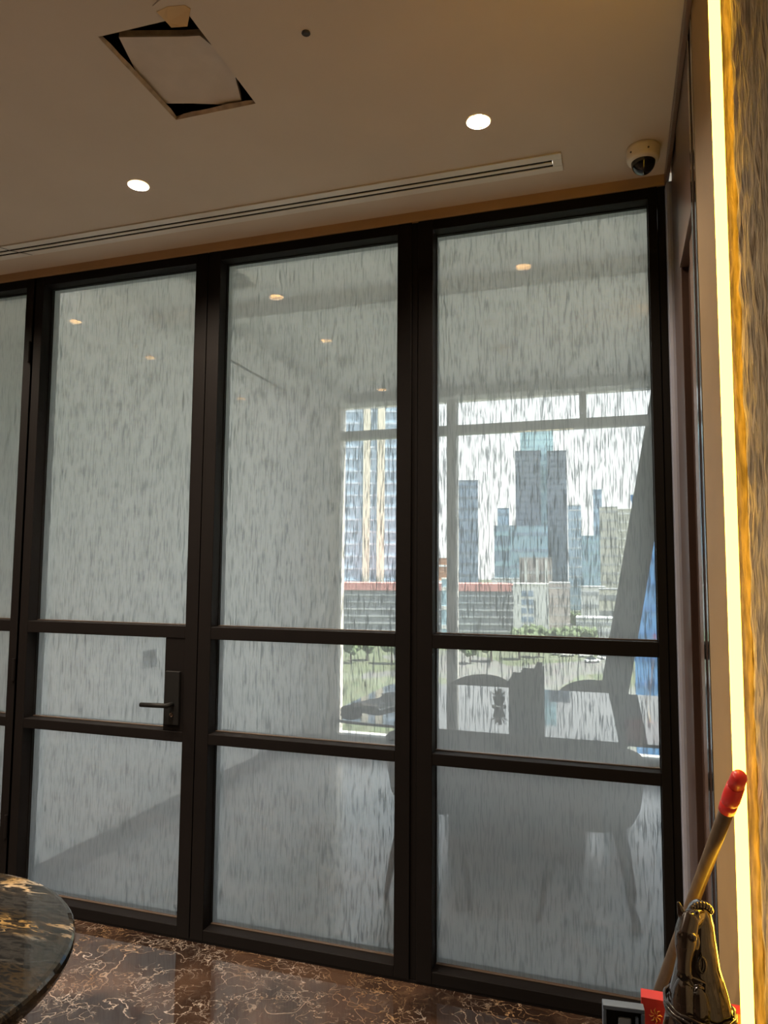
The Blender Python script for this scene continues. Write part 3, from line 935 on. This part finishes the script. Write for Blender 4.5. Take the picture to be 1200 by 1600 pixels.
# horse statue: neck, chest and head as one continuous surface
HX, HY = 0.112, -1.335
hs = empty('horse_statue', (HX, HY, CZ), 0, 'glossy dark bronze horse statue with a braided mane in the lower right corner', 'statue')
def loft(b, secs, n=24):
    """secs: (centre, rx, ry, axis-tilt) rings perpendicular to the running direction"""
    rings = []
    for i, (c, ra, rb, side) in enumerate(secs):
        c = Vector(c)
        a0 = Vector(secs[max(0, i - 1)][0]); a1 = Vector(secs[min(len(secs) - 1, i + 1)][0])
        t = (a1 - a0).normalized()
        u = (Vector(side) - t * Vector(side).dot(t)).normalized()
        w = t.cross(u)
        rings.append([b.verts.new(c + u * ra * math.cos(2 * PI * k / n) + w * rb * math.sin(2 * PI * k / n)) for k in range(n)])
    for A, B_ in zip(rings, rings[1:]):
        for k in range(n):
            b.faces.new((A[k], A[(k + 1) % n], B_[(k + 1) % n], B_[k]))
    b.faces.new(rings[0][::-1]); b.faces.new(rings[-1])
def zz(row): return 0.963 - (row - 1395) * 0.001025 - CZ     # height over the console for a statue point level with the photo row
def xx(col): return 0.091 + (col - 1067) * 0.00104 - HX
b = BM()
X1 = (1, 0, 0)
# chest and neck
loft(b, [((xx(1090), 0.0, 0.0), 0.066, 0.060, X1), ((xx(1090), 0.0, zz(1600)), 0.060, 0.055, X1), ((xx(1089), 0.002, zz(1560)), 0.051, 0.050, X1),
         ((xx(1090), 0.008, zz(1530)), 0.044, 0.046, X1), ((xx(1090), 0.014, zz(1495)), 0.034, 0.042, X1), ((xx(1092), 0.018, zz(1455)), 0.0275, 0.038, X1),
         ((xx(1093), 0.014, zz(1428)), 0.0235, 0.034, X1), ((xx(1094), 0.010, zz(1411)), 0.0180, 0.028, X1), ((xx(1094), 0.007, zz(1402)), 0.0115, 0.018, X1), ((xx(1094), 0.006, zz(1398)), 0.005, 0.008, X1)], 28)
# head: poll -> muzzle
loft(b, [((xx(1092), 0.000, zz(1412)), 0.013, 0.013, X1), ((xx(1076), -0.022, zz(1414)), 0.0165, 0.018, X1), ((xx(1070), -0.032, zz(1430)), 0.0175, 0.021, X1),
         ((xx(1068), -0.038, zz(1448)), 0.0155, 0.019, X1), ((xx(1066), -0.042, zz(1466)), 0.0115, 0.0135, X1), ((xx(1065), -0.044, zz(1482)), 0.0115, 0.0120, X1),
         ((xx(1065), -0.044, zz(1493)), 0.0095, 0.009, X1), ((xx(1065), -0.044, zz(1498)), 0.005, 0.005, X1)], 22)
# brow, cheek, chest bulges
ball(b, (xx(1081), -0.030, zz(1440)), 0.0125, 14, (0.8, 1.0, 1.5))
ball(b, (xx(1061), -0.046, zz(1427)), 0.006, 10)
ball(b, (xx(1079), -0.050, zz(1428)), 0.006, 10)
ball(b, (xx(1058), -0.050, zz(1487)), 0.0055, 10)
ball(b, (xx(1072), -0.050, zz(1487)), 0.0055, 10)
ball(b, (xx(1066), -0.030, zz(1545)), 0.024, 16, (0.9, 0.9, 2.0))
ball(b, (xx(1086), -0.034, zz(1548)), 0.021, 16, (0.85, 0.9, 2.1))
# ears
for (cx_, row0, row1, cx1) in ((1068, 1416, 1386, 1060), (1083, 1420, 1396, 1089)):
    loft(b, [((xx(cx_), -0.020, zz(row0)), 0.0065, 0.0055, X1), ((xx(cx_ * 0.6 + cx1 * 0.4), -0.024, zz(row0 * 0.6 + row1 * 0.4)), 0.0070, 0.0048, X1), ((xx(cx1), -0.026, zz(row1)), 0.0026, 0.0022, X1)], 12)
st = build('body', b, M['bronze'], hs, smooth=True)
rm = st.modifiers.new('remesh', 'REMESH'); rm.mode = 'VOXEL'; rm.voxel_size = 0.0014; rm.use_smooth_shade = True
smd = st.modifiers.new('smooth', 'SMOOTH'); smd.factor = 0.5; smd.iterations = 4
# braided mane along the crest
for i in range(11):
    t = i / 10
    ph = PI * (0.93 - 0.86 * t)
    b = BM(); ball(b, (xx(1094 + 18 * math.cos(ph)), -0.012 + 0.026 * t, zz(1412 - 15 * math.sin(ph))), 0.0056, 10, (0.8, 1.2, 1.1))
    build('mane_knot', b, M['bronze'], hs, smooth=True)
# breast harness: three twisted cords
for k_, row in enumerate((1549, 1556, 1563)):
    b = BM()
    pts = []
    for i in range(40):
        a = 2 * PI * i / 40
        pts.append((xx(1089) + 0.0535 * math.cos(a), -0.003 + 0.0545 * math.sin(a) - (0.003 if math.sin(a) < 0 else 0), zz(row) - 0.006 * math.cos(a) + 0.0015 * math.sin(9 * a + k_ * 2)))
    tube(b, pts, 0.0026, 8, closed=True)
    build('harness_cord', b, M['bronze'], hs, smooth=True)
b = BM()
pts = [(xx(1092) + 0.0052 * math.cos(a), -0.034, zz(1474) + 0.012 * math.sin(a)) for a in [2 * PI * i / 20 for i in range(20)]]
tube(b, pts, 0.0020, 8, closed=True)
build('rein_ring', b, M['bronze'], hs, smooth=True)
b = BM()
tube(b, [(xx(1072), -0.052, zz(1486)), (xx(1085), -0.045, zz(1492)), (xx(1096), -0.036, zz(1500)), (xx(1094), -0.038, zz(1530)), (xx(1095), -0.044, zz(1551))], 0.0018, 8)
build('rein', b, M['bronze'], hs, smooth=True)

# red gift box behind the statue
rb = empty('red_box', (0.105, -1.225, CZ), 0, 'red card box with gold print behind the horse statue', 'box')
build('body', bx(-0.080, 0.098, -0.010, 0.020, 0.0005, 0.106), M['redbox'], rb, bevel=0.001)
b = BM()
for i in range(8):
    a = 2 * PI * i / 8
    tube(b, [(-0.056 + 0.003 * math.cos(a), -0.0106, 0.078 + 0.003 * math.sin(a)), (-0.056 + 0.008 * math.cos(a + 0.25), -0.0108, 0.078 + 0.009 * math.sin(a + 0.25)), (-0.056 + 0.011 * math.cos(a), -0.0106, 0.078 + 0.013 * math.sin(a))], [0.0005, 0.0011, 0.0004], 5)
build('gold_print', b, M['gold'], rb)

# small blue-grey framed stand
fr = empty('picture_frame', (-0.005, -1.29, CZ), 0.10, 'small blue-grey square frame left of the red box', 'frame')
build('frame_bar', bx(-0.036, 0.034, -0.008, 0.012, 0.109, 0.116), M['bluegrey'], fr, bevel=0.001)
build('frame_bar', bx(-0.036, -0.030, -0.008, 0.012, 0.0065, 0.1085), M['bluegrey'], fr, bevel=0.001)
build('frame_bar', bx(0.028, 0.034, -0.008, 0.012, 0.0065, 0.1085), M['bluegrey'], fr, bevel=0.001)
build('frame_bar', bx(-0.036, 0.034, -0.008, 0.012, 0.0005, 0.006), M['bluegrey'], fr, bevel=0.001)
build('backing', bx(-0.0295, 0.0275, 0.004, 0.010, 0.0065, 0.1085), M['black'], fr)
build('clip', bx(0.019, 0.0235, -0.006, 0.0035, 0.03, 0.100), M['bluegrey'], fr)
build('card', bx(-0.010, 0.012, -0.001, 0.0035, 0.02, 0.095), M['grey'], fr, bevel=0.003)

# ------------------------------------------------------------------ the city outside
GZ = -22.0
def facade(name, col, col2, bands, rough=0.5, spec=0.5):
    return mat(name, col, rough, var=0.12, scale=0.15, spec=spec)
C = {}  # distance haze is mixed into these paler, bluer building colours
C['blueglass'] = mat('tower_blue_glass', (0.40, 0.54, 0.68), 0.25, var=0.12, scale=0.12)
C['spandrel'] = mat('tower_pale_spandrel', (0.55, 0.66, 0.78), 0.6)
C['fin'] = mat('tower_cream_fin', (0.76, 0.74, 0.62), 0.7)
C['slate'] = mat('tower_slate', (0.18, 0.225, 0.29), 0.4, var=0.12, scale=0.1)
C['slate2'] = mat('tower_slate_band', (0.12, 0.155, 0.21), 0.5)
C['steel'] = mat('tower_blue_grey', (0.29, 0.38, 0.50), 0.5)
C['teal'] = mat('tower_teal', (0.38, 0.56, 0.66), 0.5)
C['net'] = mat('tower_crown_net', (0.55, 0.78, 0.82), 0.8)
C['cream'] = mat('block_cream', (0.58, 0.57, 0.50), 0.8)
C['white'] = mat('block_white', (0.78, 0.78, 0.76), 0.7)
C['pinkgrey'] = mat('block_pink_grey', (0.40, 0.36, 0.35), 0.8)
C['louvre'] = mat('carpark_grey', (0.24, 0.26, 0.28), 0.7)
C['louvre2'] = mat('carpark_pale', (0.42, 0.44, 0.46), 0.7)
C['redroof'] = mat('red_roof', (0.58, 0.26, 0.24), 0.7)
C['bright'] = mat('bright_blue_facade', (0.14, 0.42, 0.78), 0.35, var=0.15, scale=0.4)
C['brightband'] = mat('bright_blue_band', (0.06, 0.24, 0.52), 0.4)
C['brick'] = mat('orange_brick', (0.45, 0.22, 0.12), 0.8)
C['roofgrey'] = mat('roof_grey', (0.30, 0.31, 0.32), 0.8)
C['tan'] = mat('tan_canopy', (0.80, 0.68, 0.44), 0.8)
C['tree'] = mat('tree_green', (0.10, 0.14, 0.07), 0.9, var=0.35, scale=0.8)
C['trunk'] = mat('tree_trunk', (0.10, 0.07, 0.05), 0.9)
C['car_white'] = mat('car_white', (0.8, 0.8, 0.8), 0.3)
C['car_red'] = mat('car_red', (0.6, 0.06, 0.05), 0.3)
C['car_glass'] = mat('car_glass', (0.03, 0.04, 0.05), 0.1)

def ground_mat():
    m, n, l, p = new_mat('city_ground')
    tc = n.new('ShaderNodeTexCoord')
    vo = n.new('ShaderNodeTexVoronoi')
    vo.inputs['Scale'].default_value = 0.045
    l.new(tc.outputs['Object'], vo.inputs['Vector'])
    rp = n.new('ShaderNodeValToRGB')
    rp.color_ramp.interpolation = 'CONSTANT'
    cols = [(0.0, (0.099, 0.126, 0.068)), (0.35, (0.117, 0.140, 0.090)), (0.55, (0.135, 0.140, 0.135)), (0.75, (0.090, 0.113, 0.059)), (0.88, (0.225, 0.225, 0.216))]
    rp.color_ramp.elements[0].color = cols[0][1] + (1,)
    rp.color_ramp.elements[1].position = cols[1][0]
    rp.color_ramp.elements[1].color = cols[1][1] + (1,)
    for ps, c in cols[2:]:
        e_ = rp.color_ramp.elements.new(ps); e_.color = c + (1,)
    l.new(vo.outputs['Color'], rp.inputs[0])
    nz = n.new('ShaderNodeTexNoise'); nz.inputs['Scale'].default_value = 0.5; nz.inputs['Detail'].default_value = 6
    l.new(tc.outputs['Object'], nz.inputs['Vector'])
    mx = n.new('ShaderNodeMix'); mx.data_type = 'RGBA'; mx.blend_type = 'MULTIPLY'; mx.inputs['Factor'].default_value = 0.5
    l.new(rp.outputs[0], mx.inputs[6]); l.new(nz.outputs['Color'], mx.inputs[7])
    l.new(mx.outputs[2], p.inputs['Base Color'])
    p.inputs['Roughness'].default_value = 0.95
    return m
build('ground', bx(-1500, 1500, 20, 2600, GZ - 0.5, GZ), ground_mat(), kind='structure', label='green and grey city ground far below the window')

def block(name, x0, x1, ytop, dist, depth, m, label, bands=0, bm_=None, band_h=0.35, fins=(), finm=None, zbase=GZ, group=None, roof=None, cat='building', ybase=None):
    """a building whose front face spans photo columns x0..x1 at the given distance"""
    a = px_point(x0, 897, dist); c = px_point(x1, 897, dist)
    top = px_point((x0 + x1) / 2, ytop, dist).z
    if ybase is not None: zbase = px_point((x0 + x1) / 2, ybase, dist).z
    mid = (a + c) / 2
    w = (c - a).length
    r = empty(name, (mid.x, mid.y, zbase), YAW - math.atan(((x0 + x1) / 2 - 600) / F_PX), label, cat, group)
    h = top - zbase
    build('wall', bx(-w / 2, w / 2, 0, depth, 0, h), m, r)
    if bands:
        for i in range(bands):
            z = h * (i + 0.5) / bands
            t = h / bands * band_h / 2
            build('floor_band', bx(-w / 2 - w * 0.004, w / 2 + w * 0.004, -0.35, 0.0, z - t, z + t), bm_ or C['spandrel'], r)
    for (f0, f1) in fins:
        u0 = (f0 - x0) / (x1 - x0) * w - w / 2
        u1 = (f1 - x0) / (x1 - x0) * w - w / 2
        build('fin', bx(u0, u1, -0.9, -0.351, 0, h), finm or C['fin'], r)
    build('roof_parapet', bx(-w / 2 - w * 0.006, w / 2 + w * 0.006, -0.4, depth + 0.4, h, h + max(0.5, h * 0.008)), roof or bm_ or m, r)
    return r, w, h

block('glass_tower', 519, 668, 560, 330, 30, C['blueglass'], 'blue glass tower with two cream fins at the left of the window', 22, C['spandrel'], 0.16, [(566, 577), (588, 600)])
cp, w, h = block('parking_building', 524, 806, 914, 280, 40, C['louvre'], 'long grey parking building with a red roof edge', 7, C['louvre2'], 0.25, roof=C['redroof'])
build('roof_edge', bx(-w / 2, w * 0.47, -0.8, -0.401, h - 2.2, h + 0.6), C['redroof'], cp, label='red roof edge')
block('slate_tower', 712, 747, 752, 420, 25, C['steel'], 'blue grey tower behind the window mullion', 12, C['slate'], 0.2)
block('slim_tower', 778, 796, 795, 620, 22, C['steel'], 'slim twin tower left of the main dark tower', 8, C['slate'], 0.2)
block('slim_tower', 773, 812, 822, 600, 14, C['steel'], 'broad low blue tower at the foot of the slim twin tower', 5, C['teal'], 0.3)
block('teal_block', 799, 856, 822, 500, 12, C['teal'], 'pale teal block crossing under the main dark tower', 5, C['steel'], 0.2)
block('main_tower', 807, 846, 706, 520, 18, C['slate'], 'left slab of the tall dark tower in the middle of the window', 26, C['slate2'], 0.18)
block('main_tower', 857, 887, 706, 515, 22, C['slate'], 'right slab of the tall dark tower in the middle of the window', 26, C['slate2'], 0.18)
block('tower_core', 847, 856, 700, 522, 18, C['teal'], 'pale glass strip between the two slabs of the dark tower', 16, C['net'], 0.3)
block('netted_tower', 815, 866, 672, 548, 10, C['net'], 'pale turquoise netted tower top rising above the dark tower', 26, C['teal'], 0.15)
lb, w, h = block('columned_block', 812, 862, 872, 400, 20, C['pinkgrey'], 'low dark block with white columns under the main tower', 2, C['louvre2'], 0.1)
for u in (-0.3, 0.05, 0.32):
    build('column', bx(w * u - 0.7, w * u + 0.7, -1.6, -0.4, 0, h - 1), C['white'], lb)
wb_, w, h = block('white_block', 802, 856, 914, 254, 18, C['white'], 'white block with rows of dark windows near the trees', 0)
for i in range(6):
    for j in range(2):
        u = -w * 0.27 + j * w * 0.19
        build('window', bx(u, u + w * 0.15, -0.25, 0.0, h - 4.0 - i * 3.0, h - 2.1 - i * 3.0), C['steel'], wb_)
block('pink_block', 858, 890, 912, 268, 18, C['pinkgrey'], 'pinkish grey block right of the white block', 6, C['louvre2'], 0.15)
block('glass_block', 889, 909, 790, 470, 20, C['blueglass'], 'narrow blue glass block with white lines right of the dark tower', 11, C['white'], 0.1)
block('blue_tower', 929, 942, 766, 640, 16, C['steel'], 'distant blue tower with a slanting top, the taller', 8, C['blueglass'], 0.3)
block('blue_tower', 909, 938, 838, 610, 16, C['blueglass'], 'distant pale blue tower, the lower', 6, C['teal'], 0.3)
block('cream_tower', 939, 966, 793, 430, 22, C['cream'], 'cream residential tower beside the slanted brace', 12, C['louvre2'], 0.2)
block('cream_tower', 966, 1000, 796, 462, 22, C['cream'], 'pale tower half behind the slanted brace', 12, C['white'], 0.2)
block('low_house', 908, 944, 918, 330, 18, C['white'], 'white low house in front of the blue towers', 3, C['louvre2'], 0.3)
block('low_house', 936, 966, 922, 270, 14, C['cream'], 'cream low house with a grey roof left of the brace', 3, C['louvre'], 0.35)
block('low_house', 900, 958, 968, 235, 12, C['white'], 'long white low house among the trees', 3, C['louvre2'], 0.35)
block('low_house', 684, 699, 872, 360, 12, C['brick'], 'orange brick block left of the mullion', 4, C['white'], 0.12)
block('low_house', 690, 699, 905, 270, 8, C['teal'], 'small turquoise block left of the mullion', 3, C['white'], 0.2)
block('low_house', 768, 812, 905, 350, 16, C['white'], 'pale low house behind the parking building', 3, C['louvre2'], 0.3)
bb, w, h = block('blue_building', 994, 1160, 780, 62, 20, C['bright'], 'bright blue glazed building at the right behind the brace', 14, C['brightband'], 0.12)
for i in range(10):
    u = -w / 2 + w * (i + 0.5) / 10
    build('mullion_line', bx(u - 0.05, u + 0.05, -0.5, -0.351, 0, h), C['brightband'], bb)

# tan canopy roof on the ground
p0 = px_point(855, 1075, 118)
b = BM()
v_ = [b.verts.new(q) for q in ((-4.5, -3, 2.2), (4.5, -3, 2.2), (4.5, 3, 2.2), (-4.5, 3, 2.2), (-2.0, 0, 4.6))]
b.faces.new(v_[:4][::-1])
for i in range(4): b.faces.new((v_[i], v_[(i + 1) % 4], v_[4]))
cn_ = empty('canopy', (p0.x, p0.y, GZ), YAW, 'tan pitched canopy on the ground behind the conference chairs', 'canopy')
build('canopy_roof', b, C['tan'], cn_)
for sx in (-4.2, 4.2):
    for sy in (-2.7, 2.7):
        build('post', bx(sx - 0.1, sx + 0.1, sy - 0.1, sy + 0.1, 0, 2.2), C['white'], cn_)

# trees
def tree_mesh(seed):
    rnd = random.Random(seed)
    b = BM()
    for i in range(16):
        c = Vector((rnd.uniform(-1, 1) * 2.6, rnd.uniform(-1, 1) * 2.6, 5.5 + rnd.uniform(-1.5, 2.4)))
        bmesh.ops.create_icosphere(b, subdivisions=2, radius=rnd.uniform(1.2, 2.0), matrix=Matrix.Translation(c))
    for v in b.verts:
        v.co += Vector((noise.noise(v.co * 1.3), noise.noise(v.co * 1.3 + Vector((5, 0, 0))), noise.noise(v.co * 1.3 + Vector((0, 7, 0))))) * 0.7
    return b
def make_tree(seed):
    r = empty('tree')
    build('crown', tree_mesh(seed), C['tree'], r)
    b = BM(); tube(b, [(0, 0, 0), (0.1, 0, 2.5), (0, 0.1, 5.5)], [0.35, 0.28, 0.2], 8); build('trunk', b, C['trunk'], r)
    return r
protos = [make_tree(s) for s in (1, 2, 3)]
tp = [(830, 982, 237), (868, 978, 236), (896, 972, 228), (925, 958, 268), (812, 992, 226), (846, 996, 223), (886, 992, 216), (918, 985, 232), (884, 935, 318), (903, 945, 296),
      (548, 1032, 190), (574, 1030, 195), (735, 1030, 190), (768, 1026, 195), (612, 1034, 188), (812, 1024, 200), (842, 1022, 205)]
for i, (x, y, dist) in enumerate(tp):
    o = protos[i] if i < 3 else copy_tree(protos[i % 3])
    q = px_point(x, y, dist)
    o.location = (q.x, q.y, GZ)
    s = random.uniform(0.68, 0.84)
    o.scale = (s, s, s)
    o.rotation_euler = (0, 0, random.uniform(0, 6))
    ordn = ['leftmost', 'second from the left', 'third from the left', 'fourth from the left', 'fifth from the left', 'sixth from the left', 'seventh from the left', 'rightmost']
    rowi = tp[:8] if i < 8 else (tp[8:10] if i < 10 else tp[10:])
    rank = sorted(c_[0] for c_ in rowi).index(x)
    wd_ = 'rightmost' if rank == len(rowi) - 1 else ordn[rank]
    where = 'in the grove before the white block' if i < 8 else ('behind the grove beside the glass block' if i < 10 else 'in the lawn row behind the conference table')
    tag(o, 'round green tree %s, %s' % (where, wd_), 'tree', 'trees below the city window')

# parked cars
def make_car(m):
    r = empty('parked_car')
    b = BM(); box(b, -2.1, 2.1, -0.85, 0.85, 0.30, 0.85); build('body', b, m, r, bevel=0.12)
    b = BM()
    vs = [b.verts.new(q) for q in ((-1.4, -0.78, 0.851), (1.0, -0.78, 0.851), (1.0, 0.78, 0.851), (-1.4, 0.78, 0.851), (-1.0, -0.65, 1.45), (0.4, -0.65, 1.45), (0.4, 0.65, 1.45), (-1.0, 0.65, 1.45))]
    for f in ((0, 3, 2, 1), (4, 5, 6, 7), (0, 1, 5, 4), (1, 2, 6, 5), (2, 3, 7, 6), (3, 0, 4, 7)): b.faces.new([vs[k_] for k_ in f])
    build('cabin', b, C['car_glass'], r)
    for sx in (-1.3, 1.3):
        for sy in (-0.8, 0.8):
            b = BM()
            lathe(b, [(0.32, -0.1), (0.32, 0.1)], 14, M=Matrix.Translation((sx, sy, 0.32)) @ Matrix.Rotation(PI / 2, 4, 'X'))
            build('wheel', b, C['car_glass'], r)
    return r
cw, crd = make_car(C['car_white']), make_car(C['car_red'])
cars = [(872, 1022, 0), (886, 1024, 0), (900, 1021, 1), (915, 1025, 0), (932, 1023, 0), (945, 1028, 0), (958, 1032, 0), (925, 1033, 0)]
first = {0: True, 1: True}
for i, (x, y, k_) in enumerate(cars):
    src = (cw, crd)[k_]
    o = src if first[k_] else copy_tree(src)
    first[k_] = False
    q = px_point(x, y, 23.5 * F_PX / (y - 897))
    o.location = (q.x, q.y, GZ)
    o.rotation_euler = (0, 0, YAW + random.uniform(-0.3, 0.3))
    if k_: tag(o, 'red parked car among the white cars below the window', 'car')
    else:
        whites = sorted(c_[0] for c_ in cars if not c_[2])
        od = ['leftmost', 'second', 'third', 'fourth', 'fifth', 'sixth', 'rightmost'][whites.index(x)]
        tag(o, 'white parked car in the lot below the window, %s from the left' % od if od not in ('leftmost', 'rightmost') else '%s white parked car in the lot below the window' % od, 'car', 'white cars parked below the window')
